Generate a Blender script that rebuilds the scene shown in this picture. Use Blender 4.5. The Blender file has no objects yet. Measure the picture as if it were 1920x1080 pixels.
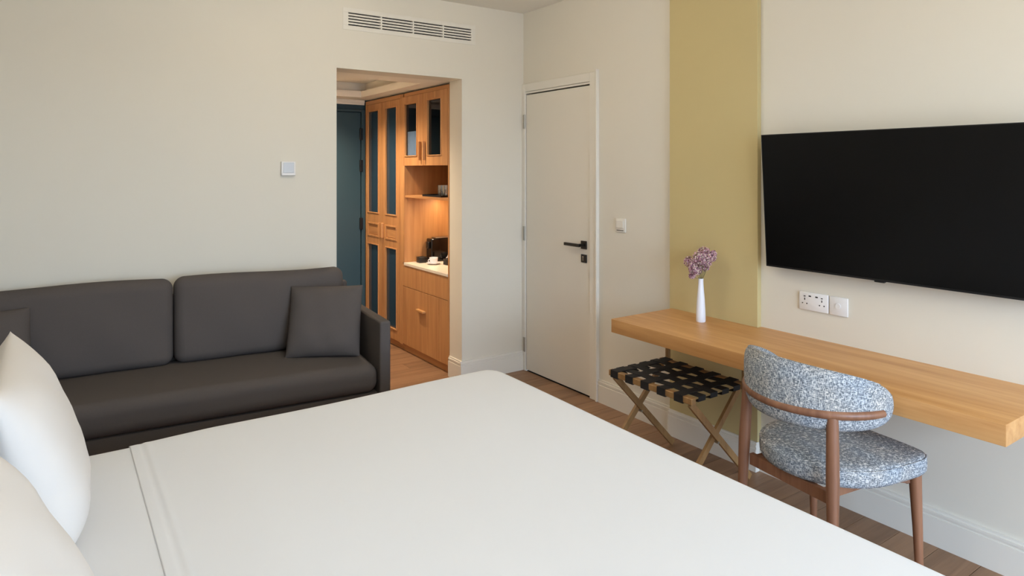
import bpy, bmesh, math, random
from mathutils import Vector, Matrix
random.seed(7)
SC = bpy.context.scene
COL = SC.collection

# ------------------------------------------------------------------ camera
YAW = math.atan(860/1244.0)
cam_d = bpy.data.cameras.new('camera'); cam = bpy.data.objects.new('camera', cam_d); COL.objects.link(cam)
cam.location = (0, 0, 1.5); cam.rotation_euler = (math.pi/2, 0, -YAW)
cam_d.sensor_fit = 'HORIZONTAL'; cam_d.sensor_width = 36; cam_d.lens = 36*1244/1920
cam_d.shift_y = (317-540)/1920; cam_d.clip_start = .02
SC.camera = cam

# ------------------------------------------------------------------ world (overcast sky outside the window)
W = bpy.data.worlds.new('sky'); SC.world = W; W.use_nodes = True
nt = W.node_tree; nt.nodes.clear()
wo = nt.nodes.new('ShaderNodeOutputWorld'); bg = nt.nodes.new('ShaderNodeBackground')
tc = nt.nodes.new('ShaderNodeTexCoord'); sx = nt.nodes.new('ShaderNodeSeparateXYZ'); rp = nt.nodes.new('ShaderNodeValToRGB')
nt.links.new(tc.outputs['Generated'], sx.inputs[0]); nt.links.new(sx.outputs['Z'], rp.inputs[0])
rp.color_ramp.elements[0].position = 0.0; rp.color_ramp.elements[0].color = (.19, .23, .29, 1)
rp.color_ramp.elements[1].position = 0.04; rp.color_ramp.elements[1].color = (.575, .755, 1.0, 1)
nt.links.new(rp.outputs[0], bg.inputs[0]); bg.inputs[1].default_value = 13.7
nt.links.new(bg.outputs[0], wo.inputs[0])
# the window in the wall behind the camera guides the daylight
pl = bpy.data.lights.new('window_portal', 'AREA'); pl.shape = 'RECTANGLE'; pl.size = 2.6; pl.size_y = 2.2
pl.cycles.is_portal = True
po = bpy.data.objects.new('window_portal', pl); COL.objects.link(po)
po.location = (1.35, -1.72, 1.2); po.rotation_euler = (math.pi/2, 0, 0)

SC.view_settings.view_transform = 'Standard'; SC.view_settings.look = 'None'
SC.view_settings.gamma = 1.0; SC.view_settings.use_curve_mapping = False
SC.view_settings.exposure = 0.0

# ------------------------------------------------------------------ key measures
XR, YF, ZC = 2.90, 4.045, 2.664          # right wall, far wall, ceiling
XL, YB = -0.56, -1.70                    # bed-head wall, window wall
OX0, OX1, OZ = 1.460, 2.367, 2.135       # opening to the hall
YW = 4.22                                # back of the far wall
YE = 5.83                                # hall end wall

# ------------------------------------------------------------------ materials
def lin(c):
    c = c/255.0
    return c/12.92 if c <= .04045 else ((c+.055)/1.055)**2.4
def rgb(r, g, b): return (lin(r), lin(g), lin(b), 1)
def new_mat(name):
    m = bpy.data.materials.new(name); m.use_nodes = True
    return m, m.node_tree, m.node_tree.nodes['Principled BSDF']
def plain(name, col, rough=.6, metal=0, noise=0, nscale=30, bump=0, bscale=200, spec=.5, emit=None, estr=0):
    m, t, p = new_mat(name)
    p.inputs['Base Color'].default_value = col; p.inputs['Roughness'].default_value = rough
    p.inputs['Metallic'].default_value = metal; p.inputs['Specular IOR Level'].default_value = spec
    if noise or bump:
        c = t.nodes.new('ShaderNodeTexCoord')
    if noise:
        n = t.nodes.new('ShaderNodeTexNoise'); n.inputs['Scale'].default_value = nscale; n.inputs['Detail'].default_value = 4
        t.links.new(c.outputs['Object'], n.inputs['Vector'])
        mx = t.nodes.new('ShaderNodeMix'); mx.data_type = 'RGBA'
        mx.inputs[6].default_value = tuple(x*(1-noise) for x in col[:3])+(1,)
        mx.inputs[7].default_value = tuple(min(1, x*(1+noise)) for x in col[:3])+(1,)
        t.links.new(n.outputs['Fac'], mx.inputs[0]); t.links.new(mx.outputs[2], p.inputs['Base Color'])
    if bump:
        n2 = t.nodes.new('ShaderNodeTexNoise'); n2.inputs['Scale'].default_value = bscale; n2.inputs['Detail'].default_value = 3
        t.links.new(c.outputs['Object'], n2.inputs['Vector'])
        b = t.nodes.new('ShaderNodeBump'); b.inputs['Strength'].default_value = bump; b.inputs['Distance'].default_value = .002
        t.links.new(n2.outputs['Fac'], b.inputs['Height']); t.links.new(b.outputs[0], p.inputs['Normal'])
    if emit:
        p.inputs['Emission Color'].default_value = emit; p.inputs['Emission Strength'].default_value = estr
    return m
def wood(name, light, dark, axis='x', rough=.42, vary=0.0, scale=1.0):
    """oak-like grain running along the given axis"""
    m, t, p = new_mat(name)
    c = t.nodes.new('ShaderNodeTexCoord'); mp = t.nodes.new('ShaderNodeMapping')
    s = {'x': (1.2, 22, 22), 'y': (22, 1.2, 22), 'z': (22, 22, 1.2)}[axis]
    mp.inputs['Scale'].default_value = tuple(q*scale for q in s)
    oi = t.nodes.new('ShaderNodeObjectInfo')
    vm = t.nodes.new('ShaderNodeVectorMath'); vm.operation = 'ADD'
    ml = t.nodes.new('ShaderNodeMath'); ml.operation = 'MULTIPLY'; ml.inputs[1].default_value = 17.0
    t.links.new(oi.outputs['Random'], ml.inputs[0])
    t.links.new(c.outputs['Object'], mp.inputs['Vector']); t.links.new(mp.outputs[0], vm.inputs[0]); t.links.new(ml.outputs[0], vm.inputs[1])
    n1 = t.nodes.new('ShaderNodeTexNoise'); n1.inputs['Scale'].default_value = 1.0; n1.inputs['Detail'].default_value = 6; n1.inputs['Roughness'].default_value = .62
    n1.inputs['Distortion'].default_value = .5
    t.links.new(vm.outputs[0], n1.inputs['Vector'])
    r = t.nodes.new('ShaderNodeValToRGB'); r.color_ramp.elements[0].position = .30; r.color_ramp.elements[1].position = .72
    r.color_ramp.elements[0].color = dark; r.color_ramp.elements[1].color = light
    t.links.new(n1.outputs['Fac'], r.inputs[0])
    out = r.outputs[0]
    if vary:
        h = t.nodes.new('ShaderNodeHueSaturation')
        mr = t.nodes.new('ShaderNodeMapRange'); mr.inputs[3].default_value = 1-vary; mr.inputs[4].default_value = 1+vary
        t.links.new(oi.outputs['Random'], mr.inputs[0]); t.links.new(mr.outputs[0], h.inputs['Value'])
        t.links.new(out, h.inputs['Color']); out = h.outputs[0]
    t.links.new(out, p.inputs['Base Color'])
    b = t.nodes.new('ShaderNodeBump'); b.inputs['Strength'].default_value = .08; b.inputs['Distance'].default_value = .001
    t.links.new(n1.outputs['Fac'], b.inputs['Height']); t.links.new(b.outputs[0], p.inputs['Normal'])
    p.inputs['Roughness'].default_value = rough
    return m
def tweed(name):
    m, t, p = new_mat(name)
    c = t.nodes.new('ShaderNodeTexCoord')
    def nz(sc, detail=2.0):
        mp = t.nodes.new('ShaderNodeMapping'); mp.inputs['Scale'].default_value = sc
        n = t.nodes.new('ShaderNodeTexNoise'); n.inputs['Scale'].default_value = 1; n.inputs['Detail'].default_value = detail
        t.links.new(c.outputs['Object'], mp.inputs['Vector']); t.links.new(mp.outputs[0], n.inputs['Vector']); return n
    a = nz((420, 420, 80)); b = nz((95, 95, 430)); d = nz((9, 9, 9), 3)
    ad = t.nodes.new('ShaderNodeMath'); ad.operation = 'MAXIMUM'
    t.links.new(a.outputs['Fac'], ad.inputs[0]); t.links.new(b.outputs['Fac'], ad.inputs[1])
    r = t.nodes.new('ShaderNodeValToRGB'); e = r.color_ramp.elements
    e[0].position = .46; e[0].color = rgb(108, 112, 118)
    e[1].position = .68; e[1].color = rgb(246, 244, 240)
    x = e.new(.54); x.color = rgb(156, 162, 169)
    x = e.new(.60); x.color = rgb(200, 201, 202)
    t.links.new(ad.outputs[0], r.inputs[0])
    r2 = t.nodes.new('ShaderNodeValToRGB'); f = r2.color_ramp.elements
    f[0].position = .35; f[0].color = rgb(222, 227, 232); f[1].position = .65; f[1].color = rgb(238, 232, 224)
    t.links.new(d.outputs['Fac'], r2.inputs[0])
    mx = t.nodes.new('ShaderNodeMix'); mx.data_type = 'RGBA'; mx.blend_type = 'MULTIPLY'; mx.inputs[0].default_value = 1
    t.links.new(r.outputs[0], mx.inputs[6]); t.links.new(r2.outputs[0], mx.inputs[7])
    t.links.new(mx.outputs[2], p.inputs['Base Color']); p.inputs['Roughness'].default_value = .95
    p.inputs['Specular IOR Level'].default_value = .1
    bu = t.nodes.new('ShaderNodeBump'); bu.inputs['Strength'].default_value = .5; bu.inputs['Distance'].default_value = .002
    t.links.new(ad.outputs[0], bu.inputs['Height']); t.links.new(bu.outputs[0], p.inputs['Normal'])
    return m
def thin_glass(name, tint, extra=0.0, rough=.02):
    """a flat pane: part of the light passes straight through, part is mirrored"""
    m = bpy.data.materials.new(name); m.use_nodes = True; t = m.node_tree; t.nodes.clear()
    o = t.nodes.new('ShaderNodeOutputMaterial'); tr = t.nodes.new('ShaderNodeBsdfTransparent'); gl = t.nodes.new('ShaderNodeBsdfGlossy')
    tr.inputs[0].default_value = tint; gl.inputs['Roughness'].default_value = rough; gl.inputs[0].default_value = (1, 1, 1, 1)
    fr = t.nodes.new('ShaderNodeFresnel'); fr.inputs[0].default_value = 1.5
    ge = t.nodes.new('ShaderNodeNewGeometry'); iv = t.nodes.new('ShaderNodeMath'); iv.operation = 'SUBTRACT'; iv.inputs[0].default_value = 1.0
    mu = t.nodes.new('ShaderNodeMath'); mu.operation = 'MULTIPLY'          # mirror only on the outer face
    t.links.new(ge.outputs['Backfacing'], iv.inputs[1]); t.links.new(fr.outputs[0], mu.inputs[0]); t.links.new(iv.outputs[0], mu.inputs[1])
    aa = t.nodes.new('ShaderNodeMath'); aa.operation = 'ADD'; aa.use_clamp = True; aa.inputs[1].default_value = extra; t.links.new(mu.outputs[0], aa.inputs[0])
    mx = t.nodes.new('ShaderNodeMixShader'); t.links.new(aa.outputs[0], mx.inputs[0])
    t.links.new(tr.outputs[0], mx.inputs[1]); t.links.new(gl.outputs[0], mx.inputs[2]); t.links.new(mx.outputs[0], o.inputs[0])
    return m

M = {}
M['wall'] = plain('wall_paint', rgb(226, 219, 204), .85, bump=.05, bscale=350, spec=.2)
M['ceil'] = plain('ceiling_paint', rgb(242, 236, 224), .9, spec=.2)
M['yellow'] = plain('ochre_panel_paint', rgb(200, 182, 132), .6, bump=.04, bscale=300, spec=.3)
M['trim'] = plain('white_trim_paint', rgb(230, 224, 212), .45, spec=.4)
M['door'] = plain('white_door_paint', rgb(228, 221, 207), .5, spec=.4)
M['teal'] = plain('teal_paint', rgb(50, 74, 84), .45, spec=.4)
M['desk'] = wood('light_oak', rgb(213, 163, 106), rgb(184, 130, 74), 'y', .38)
M['cab'] = wood('warm_oak_upright', rgb(204, 151, 98), rgb(172, 119, 72), 'z', .45)
M['caby'] = wood('warm_oak_level', rgb(203, 149, 96), rgb(172, 119, 72), 'y', .45)
M['floor'] = wood('floor_oak', rgb(160, 122, 90), rgb(124, 91, 64), 'x', .45, vary=.13)
M['sub'] = plain('floor_underlay', rgb(52, 40, 31), .9)
M['walnut'] = wood('chair_walnut', rgb(150, 104, 76), rgb(112, 72, 50), 'z', .4)
M['rackwood'] = wood('rack_beech', rgb(172, 132, 84), rgb(138, 100, 58), 'z', .45)
M['strap'] = plain('black_webbing', rgb(26, 24, 23), .7, noise=.2, nscale=150)
M['sofa'] = plain('charcoal_fabric', rgb(89, 82, 78), .95, noise=.12, nscale=420, bump=.35, bscale=650, spec=.12)
M['linen'] = plain('white_bed_linen', rgb(226, 226, 226), .85, bump=.10, bscale=9, spec=.15)
M['pillow'] = plain('white_pillow_cotton', rgb(220, 215, 209), .85, bump=.20, bscale=7, spec=.15)
M['base'] = plain('bed_base_fabric', rgb(150, 140, 128), .9)
M['tweed'] = tweed('blue_tweed')
M['black'] = plain('black_plastic', rgb(14, 14, 15), .35)
M['screen'] = plain('black_screen', rgb(4, 4, 5), .32, spec=.22)
M['blackmetal'] = plain('black_metal', rgb(30, 26, 22), .4, metal=.3)
M['steel'] = plain('brushed_steel', rgb(170, 165, 155), .35, metal=1)
M['plastic'] = plain('white_plastic', rgb(236, 233, 230), .35)
M['greyscreen'] = plain('thermostat_display', rgb(205, 208, 212), .25)
M['vent'] = plain('vent_white', rgb(230, 224, 211), .6)
M['dark'] = plain('dark_void', rgb(16, 14, 12), .9)
M['ceramic'] = plain('white_ceramic', rgb(238, 238, 244), .2)
M['stone'] = plain('pale_marble', rgb(226, 214, 198), .25, noise=.10, nscale=9)
M['blueglass'] = plain('dark_blue_glass', rgb(40, 62, 80), .15, spec=.6)
M['pane'] = thin_glass('smoked_pane', (.70, .78, .86, 1))
M['clear'] = thin_glass('clear_glass', (.86, .89, .90, 1), .14)
M['inside'] = plain('unlit_interior_dark', rgb(34, 36, 40), .7)  # near-black colour painted in for the unlit cabinet interior
M['palegrey'] = plain('mottled_grey', rgb(196, 196, 204), .7, noise=.25, nscale=26)
M['led'] = plain('warm_led_diffuser', rgb(255, 220, 160), .5, emit=(1, .74, .45, 1), estr=8)
M['lampglow'] = plain('downlight_lens', rgb(255, 235, 205), .5, emit=(1, .74, .48, 1), estr=20)
M['stem'] = plain('dry_stem', rgb(128, 118, 78), .8)
M['gloss_black'] = plain('gloss_black_plastic', rgb(12, 11, 12), .12)
for i, c in enumerate(((176, 128, 140), (128, 80, 96), (208, 170, 172), (220, 196, 178))):
    M['petal%d' % i] = plain('dried_petal_%d' % i, rgb(*c), .85)

# ------------------------------------------------------------------ mesh helpers
class MB:
    def __init__(s): s.v = []; s.f = []
    def add(s, v, f):
        o = len(s.v); s.v += [tuple(q) for q in v]; s.f += [tuple(i+o for i in q) for q in f]; return s
    def box(s, x0, x1, y0, y1, z0, z1, bev=0, seg=2):
        if bev:
            bm = bmesh.new(); bmesh.ops.create_cube(bm, size=1)
            for v in bm.verts:
                v.co = Vector(((x0+x1)/2+v.co.x*(x1-x0), (y0+y1)/2+v.co.y*(y1-y0), (z0+z1)/2+v.co.z*(z1-z0)))
            bmesh.ops.bevel(bm, geom=bm.edges[:], offset=bev, segments=seg, profile=.5, affect='EDGES')
            return s.addbm(bm)
        v = [(x, y, z) for x in (x0, x1) for y in (y0, y1) for z in (z0, z1)]
        return s.add(v, [(0, 1, 3, 2), (4, 6, 7, 5), (0, 4, 5, 1), (2, 3, 7, 6), (0, 2, 6, 4), (1, 5, 7, 3)])
    def addbm(s, bm):
        bm.verts.index_update(); s.add([v.co[:] for v in bm.verts], [[v.index for v in f.verts] for f in bm.faces]); bm.free(); return s
    def prism(s, poly, z0, z1):
        n = len(poly)
        return s.add([(x, y, z0) for x, y in poly]+[(x, y, z1) for x, y in poly],
                     [tuple(range(n-1, -1, -1)), tuple(range(n, 2*n))]+[(i, (i+1) % n, n+(i+1) % n, n+i) for i in range(n)])
    def lathe(s, prof, n=24, c=(0, 0, 0), cap=True):
        v = []
        for r, z in prof:
            v += [(c[0]+r*math.cos(2*math.pi*k/n), c[1]+r*math.sin(2*math.pi*k/n), c[2]+z) for k in range(n)]
        f = []
        for i in range(len(prof)-1):
            f += [(i*n+k, i*n+(k+1) % n, (i+1)*n+(k+1) % n, (i+1)*n+k) for k in range(n)]
        if cap:
            f += [tuple(range(n-1, -1, -1)), tuple(range((len(prof)-1)*n, len(prof)*n))]
        return s.add(v, f)
    def tube(s, pts, rad, n=10, flat=1.0, up=(0, 0, 1)):
        """round or oval bar along a path; rad may be a list"""
        pts = [Vector(p) for p in pts]
        if not isinstance(rad, (list, tuple)): rad = [rad]*len(pts)
        v = []; up = Vector(up)
        for i, p in enumerate(pts):
            t = (pts[min(i+1, len(pts)-1)]-pts[max(i-1, 0)]).normalized()
            a = t.cross(up)
            if a.length < 1e-4: a = t.cross(Vector((1, 0, 0)))
            a.normalize(); b = a.cross(t).normalized()
            v += [p+a*(rad[i]*math.cos(2*math.pi*k/n))+b*(rad[i]*flat*math.sin(2*math.pi*k/n)) for k in range(n)]
        m = len(pts)
        f = [(i*n+k, i*n+(k+1) % n, (i+1)*n+(k+1) % n, (i+1)*n+k) for i in range(m-1) for k in range(n)]
        return s.add(v, f+[tuple(range(n-1, -1, -1)), tuple(range((m-1)*n, m*n))])
    def bar(s, a, b, w, h, side=(0, 1, 0)):
        """square bar from a to b, w along side, h across"""
        a, b = Vector(a), Vector(b); t = (b-a).normalized(); sd = Vector(side); sd = (sd-t*sd.dot(t)).normalized(); q = t.cross(sd)
        v = [p+sd*(w/2*i)+q*(h/2*j) for p in (a, b) for i, j in ((-1, -1), (1, -1), (1, 1), (-1, 1))]
        return s.add(v, [(3, 2, 1, 0), (4, 5, 6, 7)]+[(i, (i+1) % 4, 4+(i+1) % 4, 4+i) for i in range(4)])
    def map(s, fn): s.v = [tuple(fn(Vector(p))) for p in s.v]; return s
    def shift(s, d): return s.map(lambda p: p+Vector(d))
def mesh_of(name, mb, smooth=None):
    me = bpy.data.meshes.new(name); me.from_pydata(mb.v, [], mb.f)
    bm = bmesh.new(); bm.from_mesh(me); bmesh.ops.recalc_face_normals(bm, faces=bm.faces[:]); bm.to_mesh(me); bm.free()
    if smooth is not None:
        me.shade_smooth()
        me.set_sharp_from_angle(angle=math.radians(smooth))
    return me
def obj(name, mb, mat, parent=None, smooth=None, off=None):
    """one mesh object; parts of an unrotated thing may be given in room coordinates (off = the thing's base)"""
    if off is not None: mb.shift(tuple(-q for q in off))
    me = mesh_of(name, mb, smooth); me.materials.append(M[mat] if isinstance(mat, str) else mat)
    o = bpy.data.objects.new(name, me); COL.objects.link(o)
    if parent: o.parent = parent
    return o
def link_mesh(name, me, parent=None, loc=(0, 0, 0)):
    o = bpy.data.objects.new(name, me); COL.objects.link(o); o.location = loc
    if parent: o.parent = parent
    return o
def tag(o, label, cat, group=None):
    o['label'] = label; o['category'] = cat
    if group: o['group'] = group
    return o
def thing(name, label, cat, loc=(0, 0, 0), rz=0, group=None):
    o = bpy.data.objects.new(name, None); COL.objects.link(o); o.location = loc; o.rotation_euler = (0, 0, rz)
    o.empty_display_size = .1
    return tag(o, label, cat, group)
def struct(o, label=None):
    o['kind'] = 'structure'
    if label: o['label'] = label
    return o
def with_holes(mb, axis, d0, d1, a0, a1, z0, z1, holes):
    """a slab between d0 and d1 on the axis, spanning a0..a1 by z0..z1, less rectangular holes (a0,a1,z0,z1)"""
    xs = sorted({a0, a1, *[h[0] for h in holes], *[h[1] for h in holes]})
    zs = sorted({z0, z1, *[h[2] for h in holes], *[h[3] for h in holes]})
    for i in range(len(xs)-1):
        run = None
        for j in range(len(zs)-1):
            cx, cz = (xs[i]+xs[i+1])/2, (zs[j]+zs[j+1])/2
            hole = any(h[0] < cx < h[1] and h[2] < cz < h[3] for h in holes)
            if not hole: run = (zs[j] if run is None else run[0], zs[j+1]) if run else (zs[j], zs[j+1])
            if run and (hole or j == len(zs)-2):
                if axis == 'y': mb.box(xs[i], xs[i+1], d0, d1, *run)
                elif axis == 'x': mb.box(d0, d1, xs[i], xs[i+1], *run)
                else: mb.box(xs[i], xs[i+1], run[0], run[1], d0, d1)
                run = None
    return mb
def rbox_mb(hx, hy, hz, r, nm=8, nc=4, bulge=None):
    """rounded box of half sizes hx hy hz; bulge(p) may move the points"""
    bm = bmesh.new()
    def ticks(h):
        c = [h-r+r*math.sin(math.pi/2*k/nc)*1.0 for k in range(nc+1)]
        c = [h-r+r*k/nc for k in range(nc+1)]
        mid = [-(h-r)+2*(h-r)*k/nm for k in range(1, nm)]
        return [-q for q in reversed(c)]+mid+c
    T = [ticks(hx), ticks(hy), ticks(hz)]
    key = {}
    mb = MB()
    def vid(p):
        k = tuple(round(q, 6) for q in p)
        if k not in key:
            key[k] = len(mb.v)
            q = Vector(p); inn = Vector((max(-hx+r, min(hx-r, q.x)), max(-hy+r, min(hy-r, q.y)), max(-hz+r, min(hz-r, q.z))))
            d = q-inn
            if d.length > 1e-9:
                # warp the cube corner to the sphere
                e = d/r
                x2, y2, z2 = e.x*e.x, e.y*e.y, e.z*e.z
                s = Vector((e.x*math.sqrt(max(0, 1-y2/2-z2/2+y2*z2/3)), e.y*math.sqrt(max(0, 1-z2/2-x2/2+z2*x2/3)), e.z*math.sqrt(max(0, 1-x2/2-y2/2+x2*y2/3))))
                q = inn+s*r
            mb.v.append(tuple(q))
        return key[k]
    for ax in range(3):
        u, w = (ax+1) % 3, (ax+2) % 3
        for sgn in (-1, 1):
            h = (hx, hy, hz)[ax]*sgn
            for i in range(len(T[u])-1):
                for j in range(len(T[w])-1):
                    q = []
                    for a, b in ((i, j), (i+1, j), (i+1, j+1), (i, j+1)):
                        p = [0, 0, 0]; p[ax] = h; p[u] = T[u][a]; p[w] = T[w][b]; q.append(vid(p))
                    mb.f.append(tuple(q if sgn > 0 else q[::-1]))
    bm.free()
    if bulge: mb.map(bulge)
    return mb
def pillow_mb(w, h, t, n=22, corner=.10, seed=1, wrinkle=.006, sag=0):
    """stuffed pillow lying in XY, thickness along Z"""
    rnd = random.Random(seed); ph = [rnd.uniform(0, 6.28) for _ in range(8)]
    mb = MB(); top = {}; bot = {}
    for i in range(n+1):
        for j in range(n+1):
            u = math.sin(math.pi/2*(-1+2*i/n)); v = math.sin(math.pi/2*(-1+2*j/n))
            # edges pulled in between the corners
            x = u*w/2*(1-corner*(1-v*v)*u*u*.5-.0); y = v*h/2*(1-corner*(1-u*u)*v*v*.5)
            prof = max(0, (1-u**4)*(1-v**4))**.62*(1-sag*v)
            wr = wrinkle*(math.sin(9*u+ph[0]+3*v)+.7*math.sin(13*v+ph[1]-5*u)+.5*math.sin(7*(u+v)+ph[2]))*min(1, prof*1.5)
            z = t/2*prof+wr*.5
            top[i, j] = len(mb.v); mb.v.append((x, y, z))
            if i in (0, n) or j in (0, n): bot[i, j] = top[i, j]
            else: bot[i, j] = len(mb.v); mb.v.append((x, y, -t/2*prof+wr*.5))
    for i in range(n):
        for j in range(n):
            mb.f.append((top[i, j], top[i+1, j], top[i+1, j+1], top[i, j+1]))
            mb.f.append((bot[i, j+1], bot[i+1, j+1], bot[i+1, j], bot[i, j]))
    return mb

# ================================================================== THE ROOM
# floor: an underlay with single planks running along X
fl = struct(obj('floor', MB().box(XL, XR, YB, YE, -.05, -.016), 'sub'), 'brown oak plank floor')
PW = .145; plank_meshes = {}
def plank_mesh(L, w):
    k = (round(L, 2), round(w, 3))
    if k not in plank_meshes:
        me = mesh_of('plank', MB().box(.0008, L-.0008, .0008, w-.0008, -.016, 0, .0012, 1)); me.materials.append(M['floor']); plank_meshes[k] = me
    return plank_meshes[k]
row = 0; y = YB
while y < YE-.001:
    w = min(PW, YE-y)
    x0, x1 = (XL, XR)
    if y >= YW-.02: x0, x1 = OX0, 2.42
    x = x0; first = True
    while x < x1-.001:
        L = [.55, .95, .35, .75, 1.15][row % 5] if first else 1.2
        L = round(min(L, x1-x), 2) if x1-x > L+.2 else round(x1-x, 3)
        link_mesh('plank', plank_mesh(L, round(w, 3)), fl, (x, y, 0)); x += L; first = False
    y += PW; row += 1

VX0, VX1, VZ0, VZ1 = 1.530, 2.448, 2.408, 2.496           # grille
struct(obj('wall_front', with_holes(MB(), 'y', YF, YW, XL-.15, XR, 0, ZC, [(OX0, OX1, 0, OZ), (VX0, VX1, VZ0, VZ1)]), 'wall'), 'greige plaster wall with the opening to the hall')
DY0, DY1, DZ = 3.283, 4.005, 2.062                           # white door leaf hole
struct(obj('wall_right', with_holes(MB(), 'x', XR, XR+.15, YB, YW+.0, 0, ZC, [(DY0, DY1, 0, DZ)]), 'wall'), 'greige plaster wall behind the desk')
struct(obj('wall_left', MB().box(XL-.15, XL, YB, YF, 0, ZC), 'wall'), 'greige plaster wall at the bed head')
WX0, WX1, WZ0, WZ1 = .05, 2.65, .10, 2.30
struct(obj('wall_back', with_holes(MB(), 'y', YB-.15, YB, XL-.15, XR+.15, 0, ZC, [(WX0, WX1, WZ0, WZ1)]), 'wall'), 'greige plaster wall with the window')
struct(obj('ceiling', MB().box(XL-.15, XR+.15, YB-.15, YW, ZC, ZC+.1), 'ceil'), 'off-white ceiling')
# window (behind the camera)
wn = bpy.data.objects.new('window_1', None); COL.objects.link(wn); wn.location = (WX0, YB, WZ0); struct(wn, 'white framed window behind the bed side')
mb = MB()
mb.box(WX0, WX1, YB-.11, YB-.05, WZ0, WZ0+.05).box(WX0, WX1, YB-.11, YB-.05, WZ1-.05, WZ1)
for xx in (WX0, (WX0+WX1)/2-.025, WX1-.05): mb.box(xx, xx+.05, YB-.11, YB-.05, WZ0+.05, WZ1-.05)
obj('window_frame', mb, 'trim', wn, off=wn.location)

# ochre panel, standing a little proud of the wall
PY0, PY1 = 2.012, 2.583
struct(obj('trim_1', MB().box(XR-.03, XR, PY0, PY1, .145, ZC, .0015, 1), 'yellow'), 'tall ochre wall panel behind the vase')

# baseboards: plain board, groove and bead
def base_x(mb, x, s, y0, y1):       # along Y, room on the -s side
    for t, z0, z1 in ((.016, 0, .112), (.011, .112, .124), (.015, .124, .134), (.009, .134, .146)):
        xa, xb = sorted((x, x-s*t)); mb.box(xa, xb, y0, y1, z0, z1)
def base_y(mb, y, s, x0, x1):
    for t, z0, z1 in ((.016, 0, .112), (.011, .112, .124), (.015, .124, .134), (.009, .134, .146)):
        ya, yb = sorted((y, y-s*t)); mb.box(x0, x1, ya, yb, z0, z1)
mb = MB(); base_x(mb, XR, 1, YB, PY0); base_x(mb, XR-.03, 1, PY0, PY1); mb.box(XR-.03, XR, PY0, PY1, 0, .1449); base_x(mb, XR, 1, PY1, 3.206)
struct(obj('baseboard_right', mb, 'trim'), 'white moulded baseboard under the desk')
mb = MB(); base_y(mb, YF, 1, OX1-.0161, XR); base_x(mb, OX1, 1, YF, YW-.004); base_y(mb, YF, 1, XL, OX0)
struct(obj('baseboard_front', mb, 'trim'), 'white moulded baseboard on the far wall')
mb = MB(); base_x(mb, XL, -1, YB, YF)
struct(obj('baseboard_left', mb, 'trim'), 'white moulded baseboard at the bed head wall')

# opal globe lights fixed to the ceiling (all above the picture)
LAMPS = (('A', .60, 1.10, 'over the bed'), ('B', 1.90, .30, 'near the window end of the desk'), ('C', 1.30, 2.70, 'between sofa and door'))
LAMP_S = {'A': 24.5, 'B': 19.0, 'C': 36.0}; LAMP_C = (1, .93, .80)
for key, lx, ly, w in LAMPS:
    t = thing('ceiling_light', 'white opal globe ceiling light ' + w, 'lamp', (lx, ly, ZC))
    gm = plain('opal_globe_' + key, rgb(245, 240, 230), .4, emit=LAMP_C + (1,), estr=LAMP_S[key])
    obj('mount', MB().lathe([(.06, 0), (.06, -.012), (.035, -.030), (.001, -.030)], 28), 'ceil', t, smooth=40)
    obj('globe', MB().lathe([(.105*math.cos(a), .105*math.sin(a)-.132) for a in [math.radians(-90+180*k/16*.965) for k in range(17)]], 28), gm, t, smooth=60)

# white door
d1 = bpy.data.objects.new('door_1', None); COL.objects.link(d1); d1.location = (XR, (DY0+DY1)/2, 0); struct(d1, 'closed plain white door with a black lever handle')
L0 = d1.location
leaf = obj('door_leaf', MB().box(XR-.004, XR+.038, DY0+.008, DY1-.006, .010, DZ-.012, .001, 1), 'door', d1, off=L0)
obj('light_seal', MB().box(XR+.045, XR+.06, DY0, DY1, -.02, DZ).box(XR, XR+.045, DY0, DY1, -.03, -.0005), 'dark', d1, off=L0)  # added dark sheet and sill piece, blocks daylight leaking round the leaf
obj('architrave', MB().box(XR-.014, XR, DY0-.066, DY0, 0, DZ+.070, .002, 1).box(XR-.026, XR, DY0-.080, DY0-.066, 0, DZ+.084, .003, 2), 'trim', d1, off=L0)
obj('architrave', MB().box(XR-.014, XR, DY1, YF-.001, 0, DZ+.070, .002, 1), 'trim', d1, off=L0)
obj('architrave', MB().box(XR-.014, XR, DY0+.0005, DY1-.0005, DZ+.012, DZ+.070, .002, 1), 'trim', d1, off=L0)
obj('head_strip', MB().box(XR-.010, XR, DY0+.0005, DY1-.0005, DZ-.003, DZ+.0095, .001, 1), 'trim', d1, off=L0)
for z in (.196, 1.022, 1.852):
    h = obj('hinge', MB().box(XR-.017, XR-.0145, DY1+.004, DY1+.022, z-.052, z+.052).tube([(XR-.018, DY1+.001, z-.053), (XR-.018, DY1+.001, z+.053)], .006, 10), 'steel', d1, off=L0, smooth=40)
hd = obj('handle', MB().box(XR-.014, XR-.004, 3.318, 3.372, .970, 1.024, .0015, 1), 'blackmetal', d1, off=L0)
obj('lever', MB().box(XR-.056, XR-.014, 3.336, 3.354, .988, 1.006).box(XR-.062, XR-.046, 3.336, 3.492, .986, 1.006, .002, 1), 'blackmetal', hd, off=L0)
kp = obj('key_plate', MB().box(XR-.012, XR-.004, 3.318, 3.372, .880, .934, .0015, 1), 'blackmetal', d1, off=L0)
obj('keyhole', MB().tube([(XR-.0125, 3.350, .917), (XR-.0135, 3.350, .917)], .007, 12).box(XR-.0135, XR-.0122, 3.3465, 3.3535, .892, .915), 'steel', kp, off=L0)

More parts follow.
